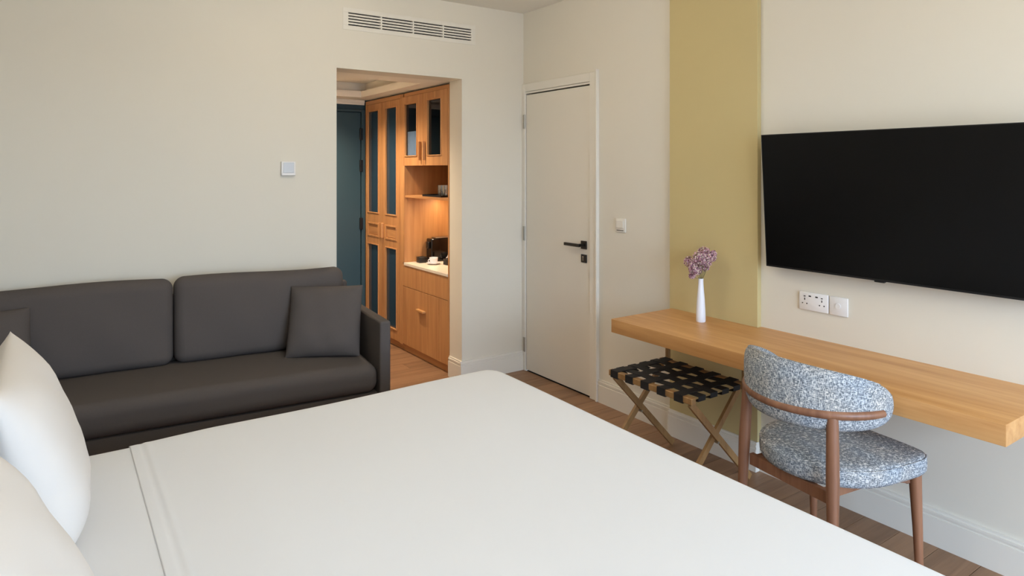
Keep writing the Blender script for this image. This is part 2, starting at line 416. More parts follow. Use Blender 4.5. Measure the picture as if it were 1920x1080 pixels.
# ------------------------------------------------------------------ hall beyond the opening
HX0 = 1.12
struct(obj('wall_hall_left', MB().box(OX0-.12, OX0, YW, YE, 0, 2.5), 'wall'), 'plaster wall of the hall')
struct(obj('wall_hall_end', MB().box(OX0, 2.95, YE, YE+.12, 0, 2.5), 'teal'), 'dark teal wall at the end of the hall')
struct(obj('wall_hall_right', MB().box(2.95, 3.05, YW, YE, 0, 2.5), 'wall'), 'plaster wall behind the hall cabinets')
TX0, TX1, TY0, TY1 = OX0+.22, 2.245, 4.44, 5.60             # tray recess
mb = with_holes(MB(), 'z', OZ, OZ+.055, OX0-.12, 2.95, YW, YE, [(TX0, TX1, TY0, TY1)])
with_holes(mb, 'z', OZ+.055, OZ+.135, OX0-.12, 2.95, YW, YE, [(TX0-.07, TX1+.07, TY0-.07, TY1+.07)])
mb.box(OX0-.12, 2.95, YW, YE, OZ+.135, OZ+.2)
struct(obj('ceiling_hall', mb, 'ceil'), 'white hall ceiling with a stepped recess')
struct(obj('trim_2', MB().box(OX0, 2.365, YE-.022, YE, OZ-.030, OZ, .004, 1).box(OX0, 2.365, YE-.012, YE, OZ-.045, OZ-.030), 'ceil'), 'white cornice above the teal door')
# downlights in the hall ceiling
dl_spots = ((1.85, 4.75, 'nearer'), (1.85, 5.30, 'farther'))
for lx, ly, w in dl_spots:
    t = thing('downlight', 'small round warm downlight in the hall ceiling recess, the %s one' % w, 'lamp', (lx, ly, OZ+.135))
    obj('ring', MB().lathe([(.045, 0), (.045, -.006), (.034, -.008), (.034, -.002)], 20, cap=False), 'ceil', t, smooth=30)
    obj('lens', MB().lathe([(.0335, -.001), (.0335, -.004)], 20), 'lampglow', t)
    ld = bpy.data.lights.new('hall_spot', 'SPOT'); ld.energy = 74; ld.color = (1, .80, .58); ld.spot_size = math.radians(120); ld.spot_blend = .8; ld.shadow_soft_size = .04
    lo = bpy.data.objects.new('hall_spot', ld); COL.objects.link(lo); lo.parent = t; lo.location = (0, 0, -.02)
# teal entrance door
d2 = bpy.data.objects.new('door_2', None); COL.objects.link(d2); d2.location = (1.88, YE, 0); struct(d2, 'dark teal entrance door at the end of the hall')
L0 = d2.location
obj('door_leaf', MB().box(1.47, 2.322, YE-.026, YE-.0005, .008, 2.016, .002, 1), 'teal', d2, off=L0)
obj('architrave', MB().box(2.328, 2.364, YE-.038, YE-.0005, 0, 2.045, .004, 2), 'teal', d2, off=L0)
obj('architrave', MB().box(1.47, 2.3275, YE-.038, YE-.0005, 2.022, 2.045, .004, 2), 'teal', d2, off=L0)
obj('handle', MB().box(1.535, 1.575, YE-.034, YE-.0262, .93, 1.09, .003, 1).box(1.545, 1.565, YE-.075, YE-.034, 1.035, 1.055).box(1.545, 1.675, YE-.082, YE-.066, 1.035, 1.055, .003, 1), 'black', d2, off=L0)
for z in (1.0, 1.53, 1.82):
    obj('hinge', MB().box(2.309, 2.337, YE-.046, YE-.0262, z-.054, z+.054, .003, 1), 'black', d2, off=L0)

# ================================================================== AIR GRILLE
g = thing('air_vent', 'long white slotted air vent high on the far wall', 'vent', ((VX0+VX1)/2, YF, VZ0))
L0 = g.location
obj('duct', MB().box(VX0, VX1, YF+.030, YF+.040, VZ0, VZ1), 'dark', g, off=L0)
mb = MB()
for a, b, c, d in ((VX0-.030, VX1+.030, VZ1-.003, VZ1+.026), (VX0-.030, VX1+.030, VZ0-.026, VZ0+.003), (VX0-.030, VX0+.006, VZ0+.003, VZ1-.003), (VX1-.006, VX1+.030, VZ0+.003, VZ1-.003)):
    mb.box(a, b, YF-.0025, YF-.0002, c, d, .001, 1)
obj('frame', mb, 'vent', g, off=L0)
cols = [VX0+.006, 1.760, 1.989, 2.218, VX1-.006]
for x in cols[1:-1]:
    obj('mullion', MB().box(x-.005, x+.005, YF-.0025, YF+.028, VZ0+.003, VZ1-.003), 'vent', g, off=L0)
st_ = (VZ1-VZ0-.006-4*.0102)/5          # slot height
for i in range(4):
    a, b = cols[i]+(.005 if i else 0), cols[i+1]-(.005 if i < 3 else 0)
    for k in range(4):
        z = VZ0+.003+st_+k*(st_+.0102)
        obj('slat', MB().box(a, b, YF-.002, YF+.014, z, z+.0102), 'vent', g, off=L0)

# ================================================================== THERMOSTAT, SWITCH, SOCKETS
t = thing('thermostat', 'small white square thermostat on the wall above the sofa', 'thermostat', (1.158, YF, 1.503)); L0 = t.location
obj('housing', MB().box(1.116, 1.200, YF-.020, YF-.0003, 1.461, 1.545, .004, 2), 'plastic', t, off=L0, smooth=40)
obj('display', MB().box(1.127, 1.189, YF-.024, YF-.0195, 1.478, 1.539, .002, 1), 'greyscreen', t, off=L0)
obj('lower_cover', MB().box(1.119, 1.197, YF-.023, YF-.0195, 1.463, 1.4735, .001, 1), 'plastic', t, off=L0)
t = thing('light_switch', 'white light switch plate on the wall between door and ochre panel', 'switch', (XR, 3.003, 1.151)); L0 = t.location
obj('plate', MB().box(XR-.010, XR-.0003, 2.958, 3.048, 1.108, 1.194, .003, 2), 'trim', t, off=L0, smooth=40)
obj('rocker', MB().box(XR-.015, XR-.0095, 2.972, 3.034, 1.135, 1.182, .002, 1), 'trim', t, off=L0)
obj('slot', MB().box(XR-.0105, XR-.0098, 2.972, 3.034, 1.118, 1.122), 'black', t, off=L0)
t = thing('power_socket', 'white double power socket with USB ports below the television', 'socket', (XR, 1.731, .885)); L0 = t.location
obj('plate', MB().box(XR-.011, XR-.0003, 1.660, 1.802, .843, .927, .004, 2), 'plastic', t, off=L0, smooth=40)
for s in (-1, 1):
    yc = 1.731+s*.042
    mb = MB()
    mb.box(XR-.0116, XR-.0108, yc-.0045, yc+.0045, .905, .909).box(XR-.0116, XR-.0108, yc-.002, yc+.002, .889, .899)
    mb.tube([(XR-.0116, yc-.011, .874), (XR-.0108, yc-.011, .874)], .0030, 10).tube([(XR-.0116, yc+.011, .874), (XR-.0108, yc+.011, .874)], .0030, 10)
    obj('pin_holes', mb, 'black', t, off=L0)
    obj('usb_port', MB().box(XR-.0116, XR-.0108, 1.731+s*.0165-.006, 1.731+s*.0165+.006, .9065, .9125), 'black', t, off=L0)
t = thing('cable_outlet', 'blank white wall plate right of the power socket', 'socket', (XR, 1.612, .885)); L0 = t.location
obj('plate', MB().box(XR-.009, XR-.0003, 1.570, 1.655, .842, .926, .004, 2), 'plastic', t, off=L0, smooth=40)
obj('outlet_cap', MB().tube([(XR-.012, 1.614, .886), (XR-.0088, 1.614, .886)], .012, 20), 'plastic', t, off=L0, smooth=40)

# ================================================================== TELEVISION
TVW = 1.125; TVH = .632
t = thing('television', 'large black flat television tilted on the wall above the desk', 'television', (2.832, 1.936-TVW/2, 1.033))
tilt = math.atan2(.042, .626)
R = Matrix.Rotation(-tilt, 3, 'Y')
def tv(mb): return mb.map(lambda p: R @ p)
obj('casing', tv(MB().box(.004, .040, -TVW/2, TVW/2, 0, TVH, .004, 2)), 'black', t, smooth=40)
obj('screen', tv(MB().box(.0005, .0040, -TVW/2+.004, TVW/2-.004, .008, TVH-.004)), 'screen', t)
mb = MB()
for a, b, c, d in ((-TVW/2, TVW/2, TVH-.004, TVH), (-TVW/2, TVW/2, 0, .008), (-TVW/2, -TVW/2+.004, .008, TVH-.004), (TVW/2-.004, TVW/2, .008, TVH-.004)): mb.box(-.001, .0045, a, b, c, d)
obj('bezel', tv(mb), 'black', t)
obj('sensor', tv(MB().box(.004, .020, .012, .055, -.008, 0, .002, 1)), 'black', t)
obj('wall_mount', MB().box(.032, .0675, -.12, .12, .2, .42), 'black', t)

# ================================================================== DESK
ZD = .715
bm_poly = [(2.405, .812), (XR, .812), (XR, PY0-.001), (XR-.0305, PY0-.001), (XR-.0305, 2.565), (2.405, 2.565)]
bm = bmesh.new()
vs = [bm.verts.new((x, y, .645)) for x, y in bm_poly]; f = bm.faces.new(vs)
ex = bmesh.ops.extrude_face_region(bm, geom=[f]); bmesh.ops.translate(bm, verts=[e for e in ex['geom'] if isinstance(e, bmesh.types.BMVert)], vec=(0, 0, ZD-.645))
ed = [e for e in bm.edges if all(v.co.x < 2.41 for v in e.verts) or (all(v.co.y < .82 for v in e.verts))]
bmesh.ops.bevel(bm, geom=ed, offset=.003, segments=2, profile=.5, affect='EDGES')
mb = MB().addbm(bm); dsk = obj('desk', mb, 'desk', smooth=35)
tag(dsk, 'long wall-mounted light oak desk shelf below the television', 'desk')

# ================================================================== VASE AND FLOWERS
vx, vy = 2.741, 2.256
prof = [(.0005, 0), (.022, 0), (.0245, .004), (.0240, .03), (.0225, .07), (.0195, .12), (.0155, .165), (.0132, .195), (.0128, .215), (.0138, .222), (.0118, .222), (.0108, .20), (.012, .17), (.016, .12), (.0005, .05)]
vz = obj('vase', MB().lathe(prof, 32), 'ceramic', smooth=50); vz.location = (vx, vy, ZD)
tag(vz, 'slim white ceramic bottle vase on the desk', 'vase')
fb = thing('dried_flowers', 'bunch of dried dusty pink flowers in the white vase', 'flowers', (vx, vy, ZD+.20))
rnd = random.Random(5)
heads = [(-.052, .022, .105, .030), (-.018, -.020, .130, .036), (.020, .012, .150, .036), (.050, -.012, .135, .028), (.004, .020, .095, .034), (-.034, -.004, .062, .028), (.034, .010, .098, .026), (-.042, .008, .035, .017), (.066, .002, .150, .016), (-.010, .024, .060, .024), (.012, -.016, .118, .030), (-.046, -.014, .080, .024), (.030, .022, .072, .018)]
# image-left is roughly +Y -X : spread the heads across the view
ax = Vector((.823, -.569, 0)); ay = Vector((.569, .823, 0))
for i, (hx, hy, hz, hr) in enumerate(heads):
    c = ax*hx+ay*hy+Vector((0, 0, hz))
    obj('stem', MB().tube([(0, 0, -.05), (c.x*.15, c.y*.15, .02), (c.x*.7, c.y*.7, hz*.7), tuple(c)], .0011, 5), 'stem', fb)
    me = MB(); 
    for k in range(300):
        d = Vector((rnd.gauss(0, 1), rnd.gauss(0, 1), rnd.gauss(0, 1))).normalized()
        p = c+d*hr*(rnd.random()**.4); s = rnd.uniform(.0026, .0058)
        q = Vector((rnd.gauss(0, 1), rnd.gauss(0, 1), rnd.gauss(0, 1))).normalized(); a = d.cross(q).normalized(); b = d.cross(a)
        me.add([p+a*s, p+b*s, p-a*s, p-b*s, p+d*s*.7], [(0, 1, 4), (1, 2, 4), (2, 3, 4), (3, 0, 4), (3, 2, 1, 0)])
    mesh = mesh_of('blossom', me)
    for q in range(4): mesh.materials.append(M['petal%d' % q])
    for pi, pf in enumerate(mesh.polygons): pf.material_index = (pi//5*7+pi//5//3) % 4
    link_mesh('blossom', mesh, fb)['kind'] = 'stuff'

# ================================================================== BED
BX1, BY0, BY1, BZ = 1.662, .44, 2.540, .593
b = thing('bed', 'king bed with an upholstered headboard under the white duvet', 'bed', (.68, 1.49, 0)); L0 = b.location
obj('base', MB().box(-.28, 1.60, BY0+.07, BY1-.07, .07, .32, .01, 2), 'base', b, off=L0)
for sx_, sy_ in ((-.2, .6), (-.2, 2.38), (1.5, .6), (1.5, 2.38)):
    obj('leg', MB().lathe([(.025, 0), (.03, .07)], 14, (sx_, sy_, 0)), 'black', b, off=L0)
obj('headboard', rbox_mb(.09, 1.02, .55, .03, 4, 3).shift((XL+.112, 1.49, .60)), 'base', b, off=L0, smooth=60)
obj('mattress', rbox_mb(.960, (BY1-BY0)/2-.010, .132, .05, 10, 4).shift((.680, (BY0+BY1)/2, .4590)), 'linen', b, off=L0, smooth=60)
# the duvet: a shell over the mattress with a hem ridge at its head end
def duvet():
    mb = MB(); x0, x1 = .205, BX1; nx, ny = 60, 80
    ro = .10; drop = .42; y0, y1 = BY0, BY1; RC = .10
    rnd = random.Random(3)
    def wave(x, y):
        return .0035*math.sin(2.1*x+1.3*y)+.003*math.sin(3.7*y-1.1*x+.8)+.002*math.sin(6.3*x+2.2*y)
    # arclength coordinates: s along X (flat, then over the foot), q along Y (over both sides)
    r = .05
    def section(a, lo, hi, roll_lo, roll_hi):
        """a = developed coordinate -> (pos, drop below top)"""
        q = math.pi/2*r
        if roll_hi and a > hi-r:
            e = a-(hi-r)
            if e < q: th = e/r; return hi-r+r*math.sin(th), r*(1-math.cos(th))
            return hi+.018*math.sin(min(1, (e-q)/.3)*1.2), r+(e-q)
        if roll_lo and a < lo+r:
            e = lo+r-a
            if e < q: th = e/r; return lo+r-r*math.sin(th), r*(1-math.cos(th))
            return lo-.018*math.sin(min(1, (e-q)/.3)*1.2), r+(e-q)
        return a, 0
    def ticks(lo, hi, rl, rh, n):
        t = []
        if rl: t += [lo+r-math.pi/2*r-drop+drop*k/6 for k in range(6)]+[lo+r-math.pi/2*r*(1-k/7) for k in range(7)]
        t += [(lo+(r if rl else 0))+((hi-(r if rh else 0))-(lo+(r if rl else 0)))*k/n for k in range(n+1)]
        if rh: t += [hi-r+math.pi/2*r*(k+1)/7 for k in range(7)]+[hi-r+math.pi/2*r+drop*(k+1)/6 for k in range(6)]
        return t
    tx = sorted(set(ticks(x0, x1, False, True, nx)+[x0+.004*k for k in range(1, 22)])); ty = ticks(y0, y1, True, True, ny)
    idx = {}
    for i, a in enumerate(tx):
        for j, c in enumerate(ty):
            X, dx = section(a, x0, x1, False, True); Y, dy = section(c, y0, y1, True, True)
            d = dx+dy if (dx < r and dy < r) else max(dx, dy)
            d = min(math.hypot(dx, dy), max(dx, dy)*1.05+.0)
            # plan corners rounded
            for yc, sg in ((y1, 1), (y0, -1)):
                ex_, ey_ = X-(x1-RC), (Y-(yc-sg*RC))*sg
                if ex_ > 0 and ey_ > 0:
                    m = max(ex_, ey_); L = math.hypot(ex_, ey_)
                    if L > 1e-6:
                        k = m/L
                        X = x1-RC+ex_*k; Y = yc-sg*RC+sg*ey_*k
            z = BZ-d+((wave(X, Y)+.0085)*min(1, max(0, (X-x0)/.25))*max(0, 1-d/.06))
            h = X-x0
            if d < .01 and h < .07:      # stitched hem at the head end
                z += .0009*math.exp(-((h-.048)/.008)**2)-.0011*math.exp(-((h-.034)/.007)**2)
            if d > .06:                   # soft folds hanging at the sides
                z += 0; X += .006*math.sin(9*Y+4*z)*(d/.45); Y += .006*math.sin(8*X+3*z)*(d/.45)
            idx[i, j] = len(mb.v); mb.v.append((X, Y, z))
    for i in range(len(tx)-1):
        for j in range(len(ty)-1):
            mb.f.append((idx[i, j], idx[i+1, j], idx[i+1, j+1], idx[i, j+1]))
    return mb
dv = obj('duvet', duvet(), 'linen', smooth=80)
so = dv.modifiers.new('thick', 'SOLIDIFY'); so.thickness = .005; so.offset = -1
tag(dv, 'smooth white duvet spread over the bed', 'duvet')
# finer rows at the hem come from a subdivision of the first strip
# bed pillows leaning on the headboard
def bed_pillow(y, seed, label, lean=14, w=.66, h=.448, tk=.21, x=.0, twist=0):
    o = obj('pillow', pillow_mb(w, h, tk, 26, .10, seed, .003, .3), 'pillow', smooth=80)
    la = math.radians(lean)
    ez = Vector((math.cos(la), 0, math.sin(la))); ey = Vector((-math.sin(la), 0, math.cos(la))); exx = ey.cross(ez)
    m = Matrix((exx, ey, ez)).transposed().to_4x4()
    o.matrix_world = Matrix.Translation((x, y, BZ-.010+h/2*math.cos(la))) @ Matrix.Rotation(math.radians(twist), 4, 'Z') @ m
    return tag(o, label, 'pillow', 'white bed pillows')
bed_pillow(2.110, 11, 'white bed pillow nearer the sofa, its pointed corner upright', 12, x=-.058, w=.69)
bed_pillow(1.325, 23, 'white bed pillow in the bottom left corner of the picture', 20, x=-.078)

# ================================================================== SOFA
sa = math.radians(-5.0)
s = thing('sofa', 'charcoal fabric two-seat sofa against the far wall', 'sofa', (1.455, 3.22, 0), sa)
SL = 1.985
for x0, x1 in ((-.058, 0), (-SL, -SL+.058)):
    obj('arm', rbox_mb(.029, .325, .32, .012, 4, 3).shift(((x0+x1)/2, .325, .385)), 'sofa', s, smooth=60)
obj('base', MB().box(-SL+.060, -.060, .03, .60, .07, .335, .008, 2), 'sofa', s, smooth=40)
obj('backrest', rbox_mb((SL-.12)/2, .022, .38, .015, 6, 3).shift((-SL/2, .627, .455)), 'sofa', s, smooth=60)
def seat_b(p):
    p.z += .010*(1-(p.x/((SL-.12)/2))**2)*(1 if p.z > 0 else 0)-.006*max(0, -p.y/.29)*(1 if p.z > 0 else 0); return p
obj('seat_cushion', rbox_mb((SL-.124)/2, .297, .076, .055, 14, 5, seat_b).shift((-SL/2, .300, .412)), 'sofa', s, smooth=70)
cw = (SL-.124)/4
def back_b(seed):
    rn = random.Random(seed); ph = [rn.uniform(0, 6) for _ in range(4)]
    def f(p):
        u, w = p.x/cw, p.z/.215
        k = max(0, (1-u*u))*max(0, (1-w*w))
        p.y += (-.022 if p.y < 0 else .0)*k+.003*math.sin(9*u+ph[0]+4*w)*(1 if p.y < 0 else 0)
        p.z += .006*math.sin(3*u+ph[1])*(w > .5)
        p.y += (p.z)*.10
        return p
    return f
for k, xc in enumerate((-.062-cw, -.062-3*cw)):
    obj('back_cushion', rbox_mb(cw-(.022 if k == 0 else .001), .058, .218, .052, 12, 5, back_b(k+3)).shift((xc-(.021 if k == 0 else 0), .540, .712)), 'sofa', s, smooth=70)
for x, yy in ((-.12, .08), (-.12, .56), (-SL+.12, .08), (-SL+.12, .56)):
    obj('foot', MB().lathe([(.018, 0), (.024, .07)], 12, (x, yy, 0)), 'black', s)
def throw(c, ang, lean, label, seed, sz=.39):
    o = obj('throw_cushion', pillow_mb(sz, sz, .12, 22, .05, seed, .004), 'sofa', smooth=80)
    la = math.radians(lean); a = math.radians(ang)
    xx = Vector((math.cos(a), math.sin(a), 0)); back = Vector((-math.sin(a), math.cos(a), 0))
    yy = back*math.sin(la)+Vector((0, 0, math.cos(la))); zz = xx.cross(yy)
    o.matrix_world = Matrix.Translation(Vector(c)+yy*(sz/2)) @ Matrix((xx, yy, zz)).transposed().to_4x4()
    return tag(o, label, 'cushion', 'charcoal throw cushions on the sofa')
throw((1.186, 3.500, .492), -28, 24, 'square charcoal throw cushion leaning at the right arm of the sofa', 31)
throw((-.262, 3.66, .492), 8, 22, 'charcoal throw cushion at the left end of the sofa, partly behind the bed pillow', 37)

# ================================================================== LUGGAGE RACK
r_ = thing('luggage_rack', 'folding wooden luggage rack with woven black straps under the desk', 'luggage rack', (2.54, 2.235, 0)); L0 = r_.location
RX0, RX1, RY0, RY1, RZ = 2.335, 2.735, 1.972, 2.510, .478
for x in (RX0+.015, RX1-.015):
    obj('rail', MB().box(x-.015, x+.015, RY0, RY1, RZ-.032, RZ-.002, .003, 1), 'rackwood', r_, off=L0)
for yy in (RY0+.022, RY1-.030):
    obj('leg', MB().bar((RX0+.018, yy, RZ-.034), (RX1+.045, yy, .008), .015, .030), 'rackwood', r_, off=L0)
    obj('leg', MB().bar((RX1-.018, yy+.0165, RZ-.034), (RX0-.045, yy+.0165, .008), .015, .030), 'rackwood', r_, off=L0)
    xm = (RX0+RX1)/2
    obj('pivot', MB().tube([(xm, yy-.011, .232), (xm, yy+.028, .232)], .006, 10), 'steel', r_, off=L0)
    obj('back_post', MB().box(RX1+.001, RX1+.017, yy-.012, yy+.014, RZ-.06, .61, .002, 1), 'rackwood', r_, off=L0)
obj('back_bar', MB().box(RX1+.0175, RX1+.0325, RY0, RY1, .565, .605, .002, 1), 'rackwood', r_, off=L0)
SW = .052; ny_ = 5; nx_ = 4
ypos = [RY1-.018-SW/2-k*.1045 for k in range(ny_)]
xpos = [RX0+.075+k*.083 for k in range(nx_)]
def ribbon(path, side, w, th=.0022):
    """flat strap along path; side = direction of its width"""
    mb = MB(); sd = Vector(side); n = len(path); P = [Vector(p) for p in path]; v = []
    for i, p in enumerate(P):
        t = (P[min(i+1, n-1)]-P[max(i-1, 0)]).normalized(); nn = sd.cross(t).normalized()*(th/2)
        v += [p-sd*w/2-nn, p+sd*w/2-nn, p+sd*w/2+nn, p-sd*w/2+nn]
    f = [(3, 2, 1, 0), tuple(4*(n-1)+q for q in range(4))]
    for i in range(n-1):
        f += [(4*i+q, 4*i+(q+1) % 4, 4*i+4+(q+1) % 4, 4*i+4+q) for q in range(4)]
    return mb.add(v, f)
zs = RZ+.001
for k, yy in enumerate(ypos):
    path = [(RX0+.028, yy, RZ-.0345), (RX0-.002, yy, RZ-.0345), (RX0-.002, yy, zs)]
    for i, xx in enumerate(xpos):
        up = 1 if (i+k) % 2 == 0 else -1
        path.append((xx, yy, zs+.0028*up-.003))
    path += [(RX1+.0, yy, zs)]
    path += [(RX1+.0005, yy, RZ-.02)]
    obj('strap', ribbon(path, (0, 1, 0), SW), 'strap', r_, off=L0)
for i, xx in enumerate(xpos):
    path = [(xx, RY0+.038, zs-.030), (xx, RY0+.006, zs-.026), (xx, RY0+.004, zs-.004)]
    for k in range(ny_-1, -1, -1):
        up = -1 if (i+k) % 2 == 0 else 1
        path.append((xx, ypos[k], zs+.0028*up-.003))
    path += [(xx, RY1-.004, zs-.004), (xx, RY1-.006, zs-.026), (xx, RY1-.038, zs-.030)]
    obj('strap', ribbon(path, (1, 0, 0), .05), 'strap', r_, off=L0)

# ================================================================== CHAIR
c_ = thing('chair', 'walnut desk chair with blue-grey tweed seat and wraparound back', 'chair', (2.072, 1.399, 0), math.radians(-8)); c_.scale = (.975, .975, .975); CZ = .0385
def ring(ang, R=.255, c=.255): return (c-R*math.cos(ang), R*math.sin(ang))     # 0 = rear, +- = sides
# seat pad: outline rounded at the rear, straighter at the front
def outline(n=64):
    pts = []
    for k in range(n):
        a = 2*math.pi*k/n; ca, sa_ = math.cos(a), math.sin(a)
        e = 2.1 if ca < 0 else 6.5
        rr = (abs(ca/.250)**e+abs(sa_/.250)**e)**(-1/e)
        pts.append((.31+rr*ca, rr*sa_*(1+.05*ca)))
    return pts
def seat_mb():
    O = outline(); n = len(O); mb = MB(); cx = .31
    rings = [(.90, .394), (.97, .398), (1.0, .410), (1.005, .430), (1.0, .448), (.985, .457), (.96, .4625), (.90, .466), (.75, .470), (.5, .473), (.25, .474)]
    for sc, z in rings: mb.v += [(cx+(x-cx)*sc, y*sc, z) for x, y in O]
    for i in range(len(rings)-1):
        mb.f += [(i*n+k, i*n+(k+1) % n, (i+1)*n+(k+1) % n, (i+1)*n+k) for k in range(n)]
    mb.f += [tuple(range(n-1, -1, -1)), tuple(range((len(rings)-1)*n, len(rings)*n))]
    return mb
st = obj('seat', seat_mb(), 'tweed', c_, smooth=60)
O = outline(); obj('piping', MB().tube([(.31+(x-.31)*.992, y*.992, .4555) for x, y in O]+[(.31+(O[0][0]-.31)*.992, O[0][1]*.992, .4555)], .0032, 6), 'tweed', st, smooth=60)
# backrest pad bent round the sitter
def back_mb():
    mb = MB(); N = 56; K = 20; A = math.radians(109)
    for i in range(N+1):
        u = -1+2*i/N; a = A*u
        endk = (max(0, 1-abs(u)**9.0))**.5
        top = .828-.095*u*u; bot = .600+.010*u*u; mid = (top+bot)/2; hh = (top-bot)/2*max(endk, .02)
        thk = .036*max(endk**.6, .05); Rm = .231
        lean = .05
        for k in range(K):
            b = 2*math.pi*k/K; cb, sb = math.cos(b), math.sin(b)
            e = .55
            du = math.copysign(abs(cb)**e, cb)*thk; dz = math.copysign(abs(sb)**.62, sb)*hh
            tz = max(0, dz/max(hh, 1e-4)); du = du*(1-.42*tz) if du < 0 else du*(1-.10*tz)
            R = Rm+du+(mid+dz-.66)*lean
            mb.v.append((.255-R*math.cos(a), R*math.sin(a), mid+dz))
    for i in range(N):
        mb.f += [(i*K+k, i*K+(k+1) % K, (i+1)*K+(k+1) % K, (i+1)*K+k) for k in range(K)]
    mb.f += [tuple(range(K-1, -1, -1)), tuple(range(N*K, (N+1)*K))]
    return mb
bk = obj('backrest', back_mb(), 'tweed', c_, smooth=60)
pp = []
for i in range(41):
    u = -.80+1.6*i/40; a = math.radians(109)*u; endk = (1-abs(u)**9.0)**.5
    top = .828-.095*u*u; bot = .600+.010*u*u; mid = (top+bot)/2; zt = mid+(top-bot)/2*endk
    R = .231+.014+(zt-.66)*.05
    pp.append((.255-R*math.cos(a), R*math.sin(a), zt-.0015))
obj('piping', MB().tube(pp, .0028, 6), 'tweed', bk, smooth=60)
# wooden rail outside the pad
pts = []; rad = []
for i in range(41):
    u = -1+2*i/40; a = math.radians(84)*u
    x, yy = ring(a, .268, .266); pts.append((x, yy, .664+.004*u*u)); rad.append(.0165*(1-.25*u**6))
obj('back_rail', MB().tube(pts, rad, 14, 1.0), 'walnut', c_, smooth=60)
for sg in (-1, 1):
    obj('leg', MB().tube([(.062, sg*.205, -CZ), (.066, sg*.202, .2), (.074, sg*.196, .45), (.083, sg*.188, .655)], [.0135, .017, .022, .0195], 16), 'walnut', c_, smooth=60)
    obj('leg', MB().tube([(.505, sg*.226, -CZ), (.496, sg*.222, .2), (.487, sg*.218, .394)], [.0125, .017, .022], 16), 'walnut', c_, smooth=60)
    obj('side_rail', MB().bar((.100, sg*.150, .376), (.392, sg*.150, .376), .020, .034, (0, 1, 0)).bar((.388, sg*.150, .376), (.478, sg*.206, .376), .020, .034, (0, 1, 0)), 'walnut', c_)
obj('rear_rail', MB().bar((.092, -.178, .372), (.092, .178, .372), .020, .042, (1, 0, 0)), 'walnut', c_)
obj('front_rail', MB().bar((.480, -.200, .372), (.480, .200, .372), .020, .042, (1, 0, 0)), 'walnut', c_)

for part in list(c_.children)+[g_ for p_ in c_.children for g_ in p_.children]:
    part.data.transform(Matrix.Translation((0, 0, CZ)))

# ================================================================== WARDROBE IN THE HALL
CX = 2.367
w_ = thing('wardrobe', 'tall oak wardrobe with narrow dark blue panels in the hall', 'wardrobe', (2.63, 5.47, 0)); L0 = w_.location
WY0, WY1 = 5.040, 5.790
obj('carcass', MB().box(CX+.022, 2.94, WY0, WY1, .055, 2.118), 'cab', w_, off=L0)
obj('plinth', MB().box(CX+.030, 2.92, WY0, WY1, 0, .0548), 'caby', w_, off=L0)
obj('side_post', MB().box(CX-.002, CX+.0215, WY1-.022, WY1, .055, 2.118, .001, 1), 'cab', w_, off=L0)
obj('side_post', MB().box(CX-.0, CX+.0215, WY0+.001, WY0+.0205, .055, 2.0845, .001, 1), 'cab', w_, off=L0)
obj('cornice', MB().box(CX-.002, CX+.0215, WY0, WY1-.0225, 2.085, 2.118, .001, 1), 'caby', w_, off=L0)
def frame_door(root, off, y0, y1, z0, z1, panes, mid=None, glass='blueglass', bead_t=.006, inside=False):
    """framed door: panes = list of (ya,yb,za,zb); mid = raised panel rectangle"""
    holes = list(panes)+([mid] if mid else [])
    dr = obj('door', with_holes(MB(), 'x', CX, CX+.020, y0, y1, z0, z1, holes), 'cab', root, off=off)
    for (a, b_, c, d) in panes:
        obj('glass_panel', MB().box(CX+.012, CX+.015, a, b_, c, d), glass, dr, off=off)
        mb = MB(); t = .009
        mb.box(CX-.007, CX+.0115, a, a+t, c, d, .002, 1).box(CX-.007, CX+.0115, b_-t, b_, c, d, .002, 1)
        mb.box(CX-.007, CX+.0115, a+t, b_-t, c, c+t, .002, 1).box(CX-.007, CX+.0115, a+t, b_-t, d-t, d, .002, 1)
        obj('bead', mb, 'cab', dr, off=off)
    if mid:
        a, b_, c, d = mid; mb = MB(); t = .015
        mb.box(CX-.006, CX+.0115, a, a+t, c, d, .002, 1).box(CX-.006, CX+.0115, b_-t, b_, c, d, .002, 1)
        mb.box(CX-.006, CX+.0115, a+t, b_-t, c, c+t, .002, 1).box(CX-.006, CX+.0115, a+t, b_-t, d-t, d, .002, 1)
        obj('bead', mb, 'cab', dr, off=off)
        obj('raised_panel', MB().box(CX+.004, CX+.018, a+t+.002, b_-t-.002, c+t+.002, d-t-.002, .003, 1), 'caby', dr, off=off)
    return dr
dA = frame_door(w_, L0, 5.422, 5.766, .062, 2.083, [(5.494, 5.744, 1.104, 2.026), (5.494, 5.744, .145, .832)], (5.497, 5.741, .895, 1.020))
dB = frame_door(w_, L0, 5.062, 5.418, .062, 2.083, [(5.118, 5.352, 1.104, 2.030), (5.118, 5.352, .145, .832)], (5.122, 5.348, .895, 1.020))
obj('handle', MB().box(CX-.024, CX-.0005, 5.436, 5.450, .900, 1.030, .003, 1), 'cab', dA, off=L0)
obj('handle', MB().box(CX-.024, CX-.0005, 5.386, 5.400, .900, 1.030, .003, 1), 'cab', dB, off=L0)

